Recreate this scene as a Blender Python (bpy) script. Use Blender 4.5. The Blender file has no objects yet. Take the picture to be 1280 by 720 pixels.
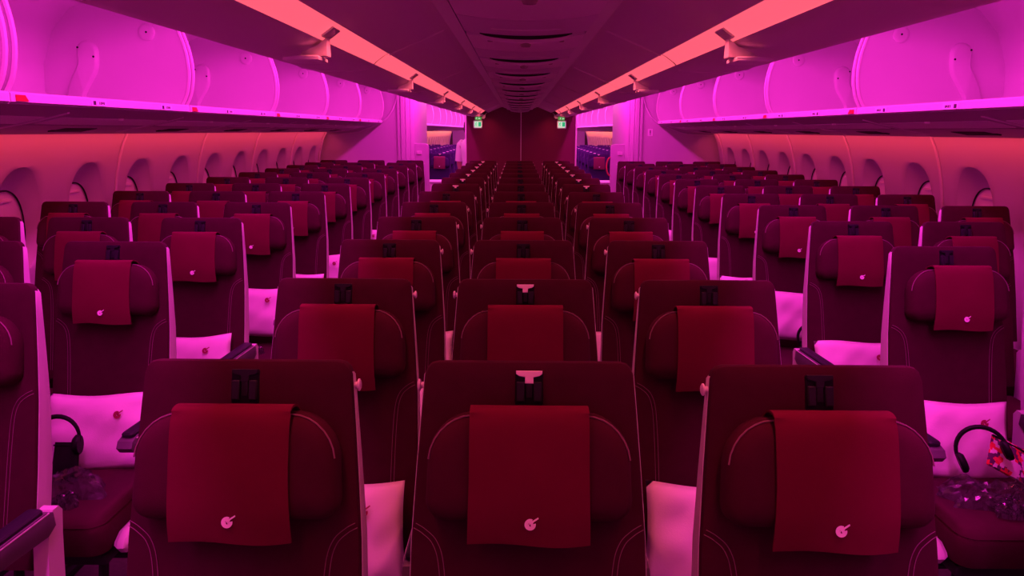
import bpy, bmesh, math, random
from mathutils import Vector, Matrix
random.seed(7)
C = bpy.context.scene.collection
PI = math.pi

# ------------------------------------------------------------------ camera
CX, CZ = -0.022, 1.60
cam_d = bpy.data.cameras.new('camera'); cam = bpy.data.objects.new('camera', cam_d); C.objects.link(cam)
cam_d.sensor_width = 36.0; cam_d.lens = 961.0/1280*36; cam_d.clip_start = 0.02
PITCH, YAW, ROLL = math.radians(11.58), math.radians(0.41), math.radians(0.22)
cam.matrix_world = (Matrix.Translation((CX, 0, CZ)) @ Matrix.Rotation(YAW, 4, 'Z')
                    @ Matrix.Rotation(PI/2-PITCH, 4, 'X') @ Matrix.Rotation(ROLL, 4, 'Z'))
bpy.context.scene.camera = cam
vs = bpy.context.scene.view_settings
vs.view_transform = 'Standard'; vs.look = 'None'; vs.gamma = 1; vs.use_curve_mapping = False
vs.exposure = 0.0
# ------------------------------------------------------------------ world
w = bpy.data.worlds.new('world'); bpy.context.scene.world = w; w.use_nodes = True
bg = w.node_tree.nodes['Background']; bg.inputs[0].default_value = (0.8, 0.08, 0.35, 1); bg.inputs[1].default_value = 0.05

# ------------------------------------------------------------------ cabin lamps
MAGENTA = (1.0, 0.028, 0.66)
CORAL = (1.0, 0.10, 0.155)
VIOLET = (0.30, 0.05, 0.75)
def area(name, loc, target, sx, sy, power, col, spread=180):
    d = bpy.data.lights.new(name, 'AREA'); d.shape = 'RECTANGLE'; d.size = sx; d.size_y = sy
    d.energy = power; d.color = col; d.spread = math.radians(spread)
    o = bpy.data.objects.new(name, d); C.objects.link(o); o.location = loc
    z = (Vector(loc)-Vector(target)).normalized(); y = Vector((0, 1, 0)); x = y.cross(z).normalized()
    y = z.cross(x)
    o.matrix_world = Matrix.Translation(loc) @ Matrix((x, y, z)).transposed().to_4x4()
    return o
for s in (-1, 1):
    area('aisle_ceiling_lamp', (s*1.02, 5.2, 2.41), (s*1.50, 5.2, 1.5), 0.12, 13.0, 212, MAGENTA)
    area('strip_boost_lamp', (s*0.468, 5.2, 1.852), (s*0.42, 5.2, 1.0), 0.012, 13.4, 38, CORAL, 125)  # unseen lamp added to boost the coral strip's light on the centre seats
    area('sidewall_wash_lamp', (s*2.605, 4.6, 1.556), (s*2.82, 4.6, 1.15), 0.03, 12.6, 18, (1, .055, .11))
    area('doorway_ceiling_lamp', (s*1.25, 12.35, 2.36), (s*1.45, 12.35, 1.0), 0.5, 1.2, 10, (1, .15, .55))
    area('aft_aisle_lamp', (s*1.02, 23.6, 2.41), (s*1.5, 23.6, 1.5), 0.12, 20.0, 420, (1, .06, .68))
    area('aft_wall_wash_lamp', (s*2.585, 22.6, 1.555), (s*2.82, 22.6, 1.25), 0.03, 18.0, 60, (1, .17, .12))
    area('aft_cabin_downlight', (s*0.535, 23.6, 1.807), (s*1.2, 23.6, 0.9), 0.04, 20.0, 18, VIOLET, 140)

# ------------------------------------------------------------------ materials
MATS = {}
def mat(name, col, rough=0.6, spec=0.3, metal=0.0, bump=0.0, bscale=300, var=0.0, vscale=6, emit=None, es=1.0, sheen=0.0, alpha=None, trans=0.0):
    if name in MATS: return MATS[name]
    m = bpy.data.materials.new(name); m.use_nodes = True; nt = m.node_tree; b = nt.nodes['Principled BSDF']
    b.inputs['Base Color'].default_value = (*col, 1); b.inputs['Roughness'].default_value = rough
    b.inputs['Specular IOR Level'].default_value = spec; b.inputs['Metallic'].default_value = metal
    if sheen: b.inputs['Sheen Weight'].default_value = sheen; b.inputs['Sheen Roughness'].default_value = .5
    if trans: b.inputs['Transmission Weight'].default_value = trans
    tc = nt.nodes.new('ShaderNodeTexCoord')
    if bump:
        n = nt.nodes.new('ShaderNodeTexNoise'); n.inputs['Scale'].default_value = bscale; n.inputs['Detail'].default_value = 3
        bp = nt.nodes.new('ShaderNodeBump'); bp.inputs['Strength'].default_value = bump; bp.inputs['Distance'].default_value = .002
        nt.links.new(tc.outputs['Object'], n.inputs['Vector']); nt.links.new(n.outputs['Fac'], bp.inputs['Height'])
        nt.links.new(bp.outputs['Normal'], b.inputs['Normal'])
    if var:
        n = nt.nodes.new('ShaderNodeTexNoise'); n.inputs['Scale'].default_value = vscale; n.inputs['Detail'].default_value = 4
        mx = nt.nodes.new('ShaderNodeMix'); mx.data_type = 'RGBA'
        mx.inputs[6].default_value = (*[c*(1-var) for c in col], 1); mx.inputs[7].default_value = (*[min(1, c*(1+var)) for c in col], 1)
        nt.links.new(tc.outputs['Object'], n.inputs['Vector']); nt.links.new(n.outputs['Fac'], mx.inputs[0])
        nt.links.new(mx.outputs[2], b.inputs['Base Color'])
    if emit:
        b.inputs['Emission Color'].default_value = (*emit, 1); b.inputs['Emission Strength'].default_value = es
    MATS[name] = m; return m
FAB = mat('burgundy_weave', (.052, .0045, .020), .92, .15, bump=.35, bscale=500, var=.18, vscale=25)
HFAB = mat('headrest_weave', (.057, .0045, .021), .92, .15, bump=.3, bscale=500, var=.15, vscale=25)
COVER = mat('red_cover_cloth', (.128, .004, .030), .88, .1, bump=.2, bscale=600, var=.10, vscale=12)
SHELL = mat('pale_seat_plastic', (.62, .58, .60), .42, .4)
ARMP = mat('grey_arm_plastic', (.10, .08, .10), .4, .4)
BLACK = mat('black_plastic', (.006, .006, .008), .5, .15)
PRONG = mat('dark_grey_plastic', (.018, .018, .024), .45, .2)
TLIGHT = mat('lit_catch_metal', (.97, .98, .92), .3, .5)  # catch metal as it looks lit, brightness painted into the tone
TDARK = mat('shaded_catch_metal', (.015, .015, .02), .45, .2)  # shaded copy of the same catch metal, shade painted in
STITCH = mat('pale_thread', (.26, .13, .18), .8, .2)
EMB = mat('pale_emblem_print', (.95, .92, .92), .6, .3)
EMBP = mat('purple_emblem_print', (.35, .02, .08), .6, .3)
PILLOW = mat('white_pillow_cloth', (.90, .86, .88), .85, .2, bump=.3, bscale=250)
BINP = mat('white_bin_plastic', (.72, .68, .70), .38, .4)
WALLP = mat('sidewall_plastic', (.60, .55, .57), .5, .35)
CEILP = mat('ceiling_plastic', (.74, .66, .72), .5, .35)
PSUP = mat('grey_service_plastic', (.62, .56, .62), .5, .35)
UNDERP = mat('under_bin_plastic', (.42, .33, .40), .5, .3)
PSUD = mat('mid_service_plastic', (.30, .27, .24), .5, .35)
DARKG = mat('dark_groove', (.02, .015, .018), .7, .2)
STRIP = mat('coral_light_lens', (.5, .2, .2), .5, .3, emit=(1.0, .115, .18), es=1.0)
PART = mat('burgundy_partition_laminate', (.16, .025, .06), .5, .3, var=.08, vscale=3)
TRIMW = mat('pale_edge_trim', (.75, .70, .70), .4, .4)
MONU = mat('monument_laminate', (.58, .52, .56), .45, .35)
CARPET = mat('plum_grey_carpet', (.13, .08, .11), .95, .1, bump=.5, bscale=400, var=.3, vscale=60)
SHADE = mat('window_shade_plastic', (.85, .85, .78), .6, .3)
GLASSK = mat('black_window_seal', (.01, .01, .012), .5, .3)
RED = mat('red_tag', (.65, .01, .01), .5, .3)
STICK = mat('white_sticker', (.85, .85, .85), .5, .3)
INK = mat('dark_ink', (.05, .03, .06), .6, .2)
EXW = mat('exit_sign_face', (.6, .7, .6), .4, .3, emit=(.55, .95, .65), es=.75)
EXG = mat('exit_sign_green', (.02, .4, .15), .4, .3, emit=(.02, .42, .17), es=.9)
EXB = mat('exit_sign_green_box', (.1, .4, .1), .4, .3, emit=(.12, .5, .08), es=.5)
BLUE = mat('blue_tag_cloth', (.10, .12, .45), .8, .2)
SKIN = mat('skin', (.45, .25, .18), .55, .3)
HAIR = mat('dark_hair', (.012, .01, .01), .6, .3)
SHIRT = mat('white_shirt_cloth', (.8, .78, .78), .8, .2)
SKIRT = mat('burgundy_skirt_cloth', (.18, .02, .05), .8, .2)
SASH = mat('coral_belt_cloth', (.6, .12, .10), .7, .2)
AFTF = mat('violet_lit_weave', (.045, .012, .10), .85, .2, bump=.3, bscale=500)  # seat fabric with the violet aft light painted into its colour
AFTC = mat('violet_lit_cover_cloth', (.22, .03, .09), .8, .2)  # aft cover cloth, same light put into its colour
FILM = mat('clear_film', (.05, .04, .05), .16, 1.0)
def film():
    m = MATS['clear_film']; nt = m.node_tree; b = nt.nodes['Principled BSDF']
    b.inputs['Alpha'].default_value = .34; b.inputs['Coat Weight'].default_value = 1.0; b.inputs['Coat Roughness'].default_value = .12
film()
def pattern_mat():
    m = mat('red_patterned_paper', (.7, .02, .05), .5, .3); nt = m.node_tree; b = nt.nodes['Principled BSDF']
    tc = nt.nodes.new('ShaderNodeTexCoord'); v = nt.nodes.new('ShaderNodeTexVoronoi'); v.inputs['Scale'].default_value = 70; v.distance = 'CHEBYCHEV'
    r = nt.nodes.new('ShaderNodeValToRGB'); r.color_ramp.interpolation = 'CONSTANT'
    r.color_ramp.elements[0].color = (.75, .02, .05, 1); e = r.color_ramp.elements.new(.4); e.color = (.8, .7, .72, 1)
    e = r.color_ramp.elements.new(.65); e.color = (.10, .02, .10, 1); r.color_ramp.elements[-1].position = .85; r.color_ramp.elements[-1].color = (.8, .05, .1, 1)
    nt.links.new(tc.outputs['Object'], v.inputs['Vector']); nt.links.new(v.outputs['Color'], r.inputs[0]); nt.links.new(r.outputs[0], b.inputs['Base Color'])
    return m
PATT = pattern_mat()

# ------------------------------------------------------------------ mesh helpers
class MB:
    def __init__(s): s.v = []; s.f = []; s.m = []
    def add(s, vs_, fs, mi=0, T=None):
        o = len(s.v)
        s.v += [tuple(T @ Vector(p)) if T else tuple(p) for p in vs_]
        for f in fs: s.f.append([o+i for i in f]); s.m.append(mi)
    def rings(s, rings, closed=True, cap0=True, cap1=True, mi=0, T=None):
        n = len(rings[0]); vs_ = [p for r in rings for p in r]; fs = []
        for i in range(len(rings)-1):
            for j in range(n if closed else n-1):
                k = (j+1) % n; fs.append((i*n+j, i*n+k, (i+1)*n+k, (i+1)*n+j))
        if cap0: fs.append(tuple(reversed(range(n))))
        if cap1: fs.append(tuple(range((len(rings)-1)*n, len(rings)*n)))
        s.add(vs_, fs, mi, T)
    def box(s, c, d, mi=0, T=None, bev=0.0, seg=2):
        bm = bmesh.new(); bmesh.ops.create_cube(bm, size=1)
        for v in bm.verts: v.co = Vector((v.co.x*d[0]+c[0], v.co.y*d[1]+c[1], v.co.z*d[2]+c[2]))
        if bev: bmesh.ops.bevel(bm, geom=bm.edges[:], offset=min(bev, min(d)*.49), segments=seg, affect='EDGES', profile=.5)
        bm.verts.index_update()
        s.add([v.co[:] for v in bm.verts], [[v.index for v in f.verts] for f in bm.faces], mi, T); bm.free()
    def tube(s, path, r, n=6, mi=0, T=None, closed=False):
        P = [Vector(p) for p in path]; rs = []; up = None
        for i, p in enumerate(P):
            a = P[i-1] if (i > 0 or closed) else P[i]; b = P[(i+1) % len(P)] if (i < len(P)-1 or closed) else P[i]
            t = (b-a).normalized()
            if up is None or abs(up.dot(t)) > .98: up = Vector((0, 0, 1)) if abs(t.z) < .9 else Vector((1, 0, 0))
            x = t.cross(up).normalized(); up = x.cross(t).normalized()
            rr = r[i] if isinstance(r, (list, tuple)) else r
            rs.append([tuple(p+x*math.cos(q)*rr+up*math.sin(q)*rr) for q in [2*PI*k/n for k in range(n)]])
        if closed: rs.append(rs[0]); s.rings(rs, True, False, False, mi, T)
        else: s.rings(rs, True, True, True, mi, T)
    def puff(s, outline, layers, T, mi=0):
        """outline: CCW 2D; layers: (inset, n); T maps (u,v,n) to space"""
        def inset(o, d):
            n = len(o); r = []
            for i in range(n):
                a, b, c = Vector(o[i-1]), Vector(o[i]), Vector(o[(i+1) % n])
                e1, e2 = (b-a).normalized(), (c-b).normalized()
                n1, n2 = Vector((-e1.y, e1.x)), Vector((-e2.y, e2.x)); m = (n1+n2); m.normalize()
                k = max(.5, m.dot(n1)); r.append(b+m*(min(d, .012)/k))
            if d > .012:
                us = [p.x for p in r]; vv = [p.y for p in r]; cu, cv = (max(us)+min(us))/2, (max(vv)+min(vv))/2
                hu, hv = (max(us)-min(us))/2, (max(vv)-min(vv))/2; e = d-.012
                r = [Vector((cu+(p.x-cu)*(1-e/hu), cv+(p.y-cv)*(1-e/hv))) for p in r]
            return r
        rs = [[T(p[0], p[1], nn) for p in inset(outline, d)] for d, nn in layers]
        s.rings(rs, mi=mi)
    def sheet(s, fn, nu, nv, th=0.0, mi=0):
        P = [[Vector(fn(i/nu, j/nv)) for j in range(nv+1)] for i in range(nu+1)]
        vs_ = [p for r in P for p in r]; W = nv+1
        fs = [(i*W+j, (i+1)*W+j, (i+1)*W+j+1, i*W+j+1) for i in range(nu) for j in range(nv)]
        s.add(vs_, fs, mi)
    def build(s, name, mats, parent=None, solid=0.0):
        me = s.mesh(name, mats)
        return obj(name, me, parent)
    def mesh(s, name, mats, angle=38):
        me = bpy.data.meshes.new(name); me.from_pydata(s.v, [], s.f)
        if not isinstance(mats, (list, tuple)): mats = [mats]
        for m in mats: me.materials.append(m)
        me.polygons.foreach_set('material_index', s.m)
        bm = bmesh.new(); bm.from_mesh(me); bmesh.ops.recalc_face_normals(bm, faces=bm.faces[:]); bm.to_mesh(me); bm.free()
        me.polygons.foreach_set('use_smooth', [True]*len(me.polygons)); me.set_sharp_from_angle(angle=math.radians(angle)); me.update()
        return me
def obj(name, me, parent=None, loc=None):
    o = bpy.data.objects.new(name, me); C.objects.link(o)
    if parent: o.parent = parent
    if loc: o.location = loc
    return o
def tag(o, label, cat, group=None, kind=None):
    if label: o['label'] = label
    if cat: o['category'] = cat
    if group: o['group'] = group
    if kind: o['kind'] = kind
    return o
def empty(name, loc=(0, 0, 0), rz=0):
    o = bpy.data.objects.new(name, None); C.objects.link(o); o.location = loc; o.rotation_euler = (0, 0, rz); o.empty_display_size = .1
    return o
def struct(name, mb, m):
    o = mb.build(name, m); o['kind'] = 'structure'; return o
def rrect(x0, x1, y0, y1, r, n=5):
    """rounded rectangle CCW, r scalar or 4 radii (bl, br, tr, tl)"""
    if not isinstance(r, (list, tuple)): r = (r,)*4
    out = []
    for (cx, cy, rr, a0) in ((x0+r[0], y0+r[0], r[0], PI), (x1-r[1], y0+r[1], r[1], 1.5*PI), (x1-r[2], y1-r[2], r[2], 0), (x0+r[3], y1-r[3], r[3], .5*PI)):
        for k in range(n+1):
            a = a0+.5*PI*k/n; out.append((cx+rr*math.cos(a), cy+rr*math.sin(a)))
    return out
def catmull(P, n=6):
    P = [Vector(p) for p in P]; out = []
    for i in range(len(P)-1):
        a, b, c, d = P[max(0, i-1)], P[i], P[i+1], P[min(len(P)-1, i+2)]
        for k in range(n):
            t = k/n; out.append(.5*((2*b)+(c-a)*t+(2*a-5*b+4*c-d)*t*t+(-a+3*b-3*c+d)*t**3))
    out.append(P[-1]); return [tuple(p) for p in out]
def extrude_profile(mb, prof, y0, y1, s=1, mi=0, closed=False, ny=1):
    """prof: list of (X, z); extruded along y, mirrored by s"""
    rs = [[(s*p[0], y0+(y1-y0)*k/ny, p[1]) for p in prof] for k in range(ny+1)]
    mb.rings(rs, closed, closed, closed, mi)

# ================================================================== SETTING
Z = lambda r: CZ+r
YF, YE = -1.6, 10.98
b = MB(); b.box((0, 16, -.01), (5.7, 38, .02)); struct('floor', b, CARPET)
# upper ceiling (over aisles)
b = MB()
cp = [(-2.42, Z(.70)), (-2.2, Z(.78)), (-1.6, Z(.85)), (-.9, Z(.87)), (0, Z(.88)), (.9, Z(.87)), (1.6, Z(.85)), (2.2, Z(.78)), (2.42, Z(.70))]
cp2 = [(x, z+.04) for x, z in reversed(cp)]
extrude_profile(b, cp+cp2, YF, 35.0, closed=True); struct('ceiling', b, CEILP)
b = MB(); b.box((0, 35.0, 1.2), (5.9, .04, 2.7)); struct('wall_back', b, WALLP)
b = MB(); b.box((0, YF-.02, 1.2), (5.9, .04, 2.7)); struct('wall_front', b, WALLP)

# sidewalls with window openings
WPROF = catmull([(2.685, Z(-.005), 0), (2.75, Z(-.15), 0), (2.81, Z(-.40), 0), (2.84, Z(-.75), 0), (2.82, Z(-1.20), 0), (2.72, Z(-1.60), 0)], 6)
def wallx(z):
    for (x0, z0, _), (x1, z1, _) in zip(WPROF, WPROF[1:]):
        if z1 <= z <= z0: t = (z-z0)/(z1-z0); return x0+(x1-x0)*t
    return WPROF[0][0] if z > WPROF[0][1] else WPROF[-1][0]
WCZ, WHZ, WHY = 1.095, .290, .200
WIN = {-1: 4.29, 1: 4.13}; PITCHW = .692
def oval(hy, hz, n, p=2.35):
    out = []
    for k in range(n):
        a = 2*PI*k/n; c, s_ = math.cos(a), math.sin(a)
        out.append((hy*math.copysign(abs(c)**(2/p), c), hz*math.copysign(abs(s_)**(2/p), s_)))
    return out
def sidewall(side, yA, yB, first, name):
    b = MB(); ztop, zbot = Z(-.005), 0.0; N = 40
    wins = []; y = first
    while y-PITCHW/2 > yA: y -= PITCHW
    edges = yA
    while y+PITCHW/2 <= yB+1e-6:
        y0 = edges if not wins else y-PITCHW/2
        y1 = y+PITCHW/2; wins.append(y)
        dirs = [(math.cos(2*PI*k/N), math.sin(2*PI*k/N)) for k in range(N)]
        ov = [(WHY*c*(abs(c)**2.35+abs(s_)**2.35)**(-1/2.35), WHZ*s_*(abs(c)**2.35+abs(s_)**2.35)**(-1/2.35)) for c, s_ in dirs]
        # window cell: rect boundary sampled along the same angles
        z0c, z1c = WCZ-.365, WCZ+.365
        rect = []
        for c, s_ in dirs:
            m = max(abs(c), abs(s_)); rect.append((c/m*PITCHW/2, s_/m*.365))
        rs = []
        for t in (0, .35, .7, .93, 1.0):
            r = []
            for (ry, rz), (oy, oz) in zip(rect, ov):
                py, pz = ry+(oy-ry)*t, rz+(oz-rz)*t
                r.append((side*(wallx(WCZ+pz)+(.008 if t == 1 else 0)), y+py, WCZ+pz))
            rs.append(r)
        b.rings(rs, True, False, False)
        # strips above and below the cell
        for (za, zb, k) in ((ztop, z1c, 6), (z0c, zbot, 8)):
            b.rings([[(side*wallx(za+(zb-za)*i/k), yy, za+(zb-za)*i/k) for i in range(k+1)] for yy in (y-PITCHW/2, y+PITCHW/2)], False, False, False)
        if len(wins) == 1 and y-PITCHW/2 > yA:
            b.rings([[(side*wallx(ztop+(zbot-ztop)*i/14), yy, ztop+(zbot-ztop)*i/14) for i in range(15)] for yy in (yA, y-PITCHW/2)], False, False, False)
        last = y+PITCHW/2; y += PITCHW
    if last < yB: b.rings([[(side*wallx(ztop+(zbot-ztop)*i/14), yy, ztop+(zbot-ztop)*i/14) for i in range(15)] for yy in (last, yB)], False, False, False)
    struct(name, b, WALLP)
    return wins
NWIN = [0]
def window(side, y):
    NWIN[0] += 1
    ow = oval(WHY, WHZ, 40); x0 = wallx(WCZ)
    T = lambda k, sy, sz, dz, dx: [(side*(wallx(WCZ+pz)*(1-k)+x0*k+dx), y+py*sy, WCZ+pz*sz+dz*1) for py, pz in ow]
    b = MB(); b.rings([T(0, 1, 1, 0, .008), T(.2, .96, .965, -.003, .02), T(.6, .87, .85, -.02, .05), T(1, .78, .72, -.035, .074), T(1, .73, .685, -.035, .075), T(1, .71, .67, -.035, .086)], True, False, False)
    o = b.build('window_%d' % NWIN[0], WALLP); o['kind'] = 'structure'
    b = MB(); b.rings([T(1, .755, .70, -.035, .074), T(1, .73, .685, -.035, .066), T(1, .705, .665, -.035, .074)], True, False, False); b.build('window_seal', GLASSK, o)
    b = MB(); b.rings([T(1, .72, .675, -.035, .082), T(1, .2, .2, -.035, .084)], True, False, True)
    b.box((side*(x0+.078), y, WCZ+.105), (.016, .13, .016), bev=.004)
    b.build('window_shade', SHADE, o)
for side, nm in ((-1, 'left'), (1, 'right')):
    ws = sidewall(side, YF, 10.95, WIN[side], 'wall_'+nm)
    for y in ws:
        if y > 2.4: window(side, y)
    ws2 = sidewall(side, 13.2, 32.0, WIN[side]+15*PITCHW, 'wall_aft_'+nm)
    for y in ws2[3:]: window(side, y)
    # panel joint beads
    nt_ = 0
    for k in range(len(ws)):
        if k % 2: continue
        yj = WIN[side]+PITCHW*1.5+PITCHW*2*(k//2)-PITCHW*2
        if yj > 10.9 or yj < 2: continue
        nt_ += 1
        b = MB(); b.tube([(side*(wallx(z)-.007), yj, z) for z in [Z(-.01)-i*.1 for i in range(15)]], .009, 8)
        o = b.build('trim_%s_%d' % (nm, nt_), TRIMW); o['kind'] = 'structure'

# under-bin service panels, lamp rail
UND = [(1.935, Z(.092)), (2.0, Z(.070)), (2.07, Z(.052)), (2.22, Z(.020)), (2.40, Z(-.012)), (2.62, Z(-.030)), (2.62, Z(-.008)), (2.40, Z(.03)), (2.1, Z(.095)), (1.95, Z(.105))]
for side, nm in ((-1, 'left'), (1, 'right')):
    for (ya, yb, sfx) in ((YF, 10.97, ''), (13.25, 32.0, '_aft')):
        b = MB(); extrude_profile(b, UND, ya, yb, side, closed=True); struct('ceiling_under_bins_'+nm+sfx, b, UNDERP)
        b = MB(); extrude_profile(b, [(2.615, Z(-.02)), (2.615, Z(.0)), (2.70, Z(.02)), (2.71, Z(.01))], ya, yb, side, closed=True)
        struct('trim_cove_'+nm+sfx, b, CEILP)

# centre overhead: inclined panels, valance, partition
CEN = [(.262, Z(.348)), (.285, Z(.345)), (.40, Z(.296)), (.478, Z(.262))]
BAND = [(.542, Z(.213)), (.62, Z(.205)), (.72, Z(.205)), (.79, Z(.217)), (.825, Z(.238)), (.835, Z(.27)), (.80, Z(.5)), (.72, Z(.85))]
for (ya, yb, sfx) in ((YF, 11.97, ''), (13.3, 34.0, '_aft')):
    for side, nm in ((-1, 'left'), (1, 'right')):
        b = MB(); c2 = CEN+[(x, z+.015) for x, z in reversed(CEN)]
        extrude_profile(b, c2, ya, yb, side, closed=True); struct('ceiling_slope_'+nm+sfx, b, CEILP)
        b = MB(); extrude_profile(b, BAND+[(x-.015, z+.012) for x, z in reversed(BAND)], ya, yb, side, closed=True); struct('ceiling_valance_'+nm+sfx, b, CEILP)
        b = MB(); extrude_profile(b, [(.205, Z(.325)), (.245, Z(.340)), (.262, Z(.348)), (.262, Z(.36)), (.205, Z(.345))], ya, yb, side, closed=True); struct('trim_rail_'+nm+sfx, b, PSUP)
        b = MB(); extrude_profile(b, [(.190, Z(.34)), (.207, Z(.34)), (.207, Z(.36)), (.190, Z(.36))], ya, yb, side, closed=True); struct('trim_groove_'+nm+sfx, b, DARKG)
        b = MB(); extrude_profile(b, [(.478, Z(.262)), (.478, Z(.30)), (.56, Z(.30)), (.56, Z(.225)), (.542, Z(.213))], ya, yb, side); struct('trim_cove_back_'+nm+sfx, b, DARKG)
# joints on slopes and valances
nj = 0
for k in range(-1, 6):
    yj = 2.82+1.6*k
    for side in (-1, 1):
        nj += 1
        b = MB(); b.tube([(side*x, yj, z-.0005) for x, z in CEN[1:]], .004, 5)
        o = b.build('trim_slope_joint_%d' % nj, TRIMW); o['kind'] = 'structure'
        b = MB(); b.tube([(side*x, yj, z-.0005) for x, z in BAND[:5]], .004, 5)
        o = b.build('trim_valance_joint_%d' % nj, CEILP); o['kind'] = 'structure'

# ================================================================== LIGHT STRIPS
ST = [(.476, Z(.264)), (.497, Z(.252)), (.522, Z(.234)), (.543, Z(.214))]
for side in (-1, 1):
    for k in range(-1, 6):
        ya, yb = 2.82+1.6*(k-1), 2.82+1.6*k
        yb = min(yb, 11.95)
        b = MB(); extrude_profile(b, ST+[(x+.004, z+.006) for x, z in reversed(ST)], ya+.025, yb-.025, side, closed=True)
        o = b.build('cove_light', STRIP)
        ordn = ['segment cut by the top edge of the photo', 'second', 'third', 'fourth', 'fifth', 'sixth', 'last'][k+1]
        where = 'left' if side < 0 else 'right'
        tag(o, ('coral ceiling light strip on the %s, %s' % (where, ordn if k < 0 else ordn+' segment from the front')), 'ceiling light', 'coral cove light strips')
def latch(side, y, label):
    r = empty('latch_handle', (side*.535, y, Z(.214))); tag(r, label, 'latch', 'latch handles along the coral strips')
    b = MB()
    # paddle: thin tapered plate reaching outboard
    out = [(-.055, -.012), (.045, -.012), (.055, .02), (.04, .085), (-.03, .085), (-.06, .03)]
    if side < 0: out = [(x, y_) for x, y_ in out]
    b.puff(out, [(0.004, -.044), (0, -.041), (0, -.034), (.004, -.031)], lambda u, v, n: (side*v, u, n))
    b.build('paddle', STICK, r)
    b = MB()
    b.rings([[(side*x, yy, z) for yy, z in ((-.022, -.030), (.022, -.030), (.016, zt), (-.016, zt))] for x, zt in ((.04, -.02), (.0, -.004), (-.026, .016))])
    b.build('latch_body', BINP, r)
    b = MB(); b.box((0, 0, 0), (.006, .075, .038), T=Matrix.Translation((side*-.033, 0, .0275)) @ Matrix.Rotation(side*-.95, 4, 'Y'), bev=.0015)
    b.build('pocket', SHELL, r)
for side in (-1, 1):
    for k in range(0, 7):
        y = 2.05+1.6*k
        if y > 11.8: continue
        latch(side, y, 'bin latch handle under the coral strip on the %s, %s' % ('left' if side < 0 else 'right', ['nearest the camera', 'second from the front', 'third from the front', 'fourth from the front', 'fifth from the front', 'sixth from the front', 'last before the partition'][k]))

# ================================================================== CENTRE SERVICE UNITS
def sag(x): return Z(.300)-.016*(1-(x/.19)**2)
psu = {}
b = MB()
xs = [-.188+.376*i/12 for i in range(13)]
def plate(b, y0, y1, dz=0.0, xa=-.188, xb=.188, mi=0, th=.012):
    xx = [xa+(xb-xa)*i/12 for i in range(13)]
    b.rings([[(x, yy, sag(x)+dz) for x in xx]+[(x, yy, sag(x)+dz+th) for x in reversed(xx)] for yy in (y0, y1)], mi=mi)
plate(b, .0, .40); psu['panel'] = b.mesh('panel', CEILP)
b = MB(); plate(b, .407, .755); psu['panel2'] = b.mesh('panel', PSUP)
b = MB()
xx = [-.142+.284*i/16 for i in range(17)]
b.rings([[(x, yy, sag(x)+.004) for x in xx]+[(x, yy, sag(x)-.002-.008*max(0, 1-(x/.142)**2)**.5) for x in reversed(xx)] for yy in (.742, .752)]); psu['slot_shade'] = b.mesh('slot_shade', DARKG)  # dark crescent plate standing in for shade on the lip's front face
b = MB()
b.rings([[(x, yy, sag(x)+.004) for x in xx]+[(x, yy, sag(x)-.004-dd-.012*max(0, 1-(x/.142)**2)**.5) for x in reversed(xx)] for yy, dd in ((.754, .003), (.762, .006), (.79, .005), (.826, -.004))]); psu['lip'] = b.mesh('lip', CEILP)
b = MB(); plate(b, .60, .66, dz=-.003, xa=-.10, xb=.10, th=.006); psu['sign'] = b.mesh('sign_panel', SHELL)
def knob(r, h):
    b = MB(); rs = []
    for rr, z in ((r, 0), (r, -h*.6), (r*.8, -h), (r*.45, -h*1.02), (r*.35, -h*.7)):
        rs.append([(rr*math.cos(2*PI*k/12), rr*math.sin(2*PI*k/12), z) for k in range(12)])
    b.rings(rs); return b
psu['knob'] = knob(.017, .014).mesh('knob', PSUD); psu['dot'] = knob(.009, .006).mesh('lamp', PSUD)
for k in range(13):
    y = 1.72+.83*(k-1)
    if y+.83 > 11.95: break
    r = empty('service_unit', (0, y, 0))
    tag(r, 'slotted overhead service panel along the centre ceiling, %s' % ('cut by the top edge of the photo' if k == 0 else ['', 'first fully visible from the front', 'second from the front', 'third from the front', 'fourth from the front', 'fifth from the front', 'sixth from the front', 'seventh from the front', 'eighth from the front', 'ninth from the front', 'tenth from the front', 'eleventh from the front', 'last before the partition'][k]), 'ceiling panel', 'centre ceiling service units')
    for nm, key in (('panel', 'panel'), ('panel', 'panel2'), ('slot_shade', 'slot_shade'), ('lip', 'lip'), ('sign_panel', 'sign')): obj(nm, psu[key], r)
    for x in (-.13, 0, .13): obj('knob' if x == 0 else 'lamp', psu['knob' if x == 0 else 'dot'], r, (x*.85, .772, sag(x)-.016))

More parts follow.
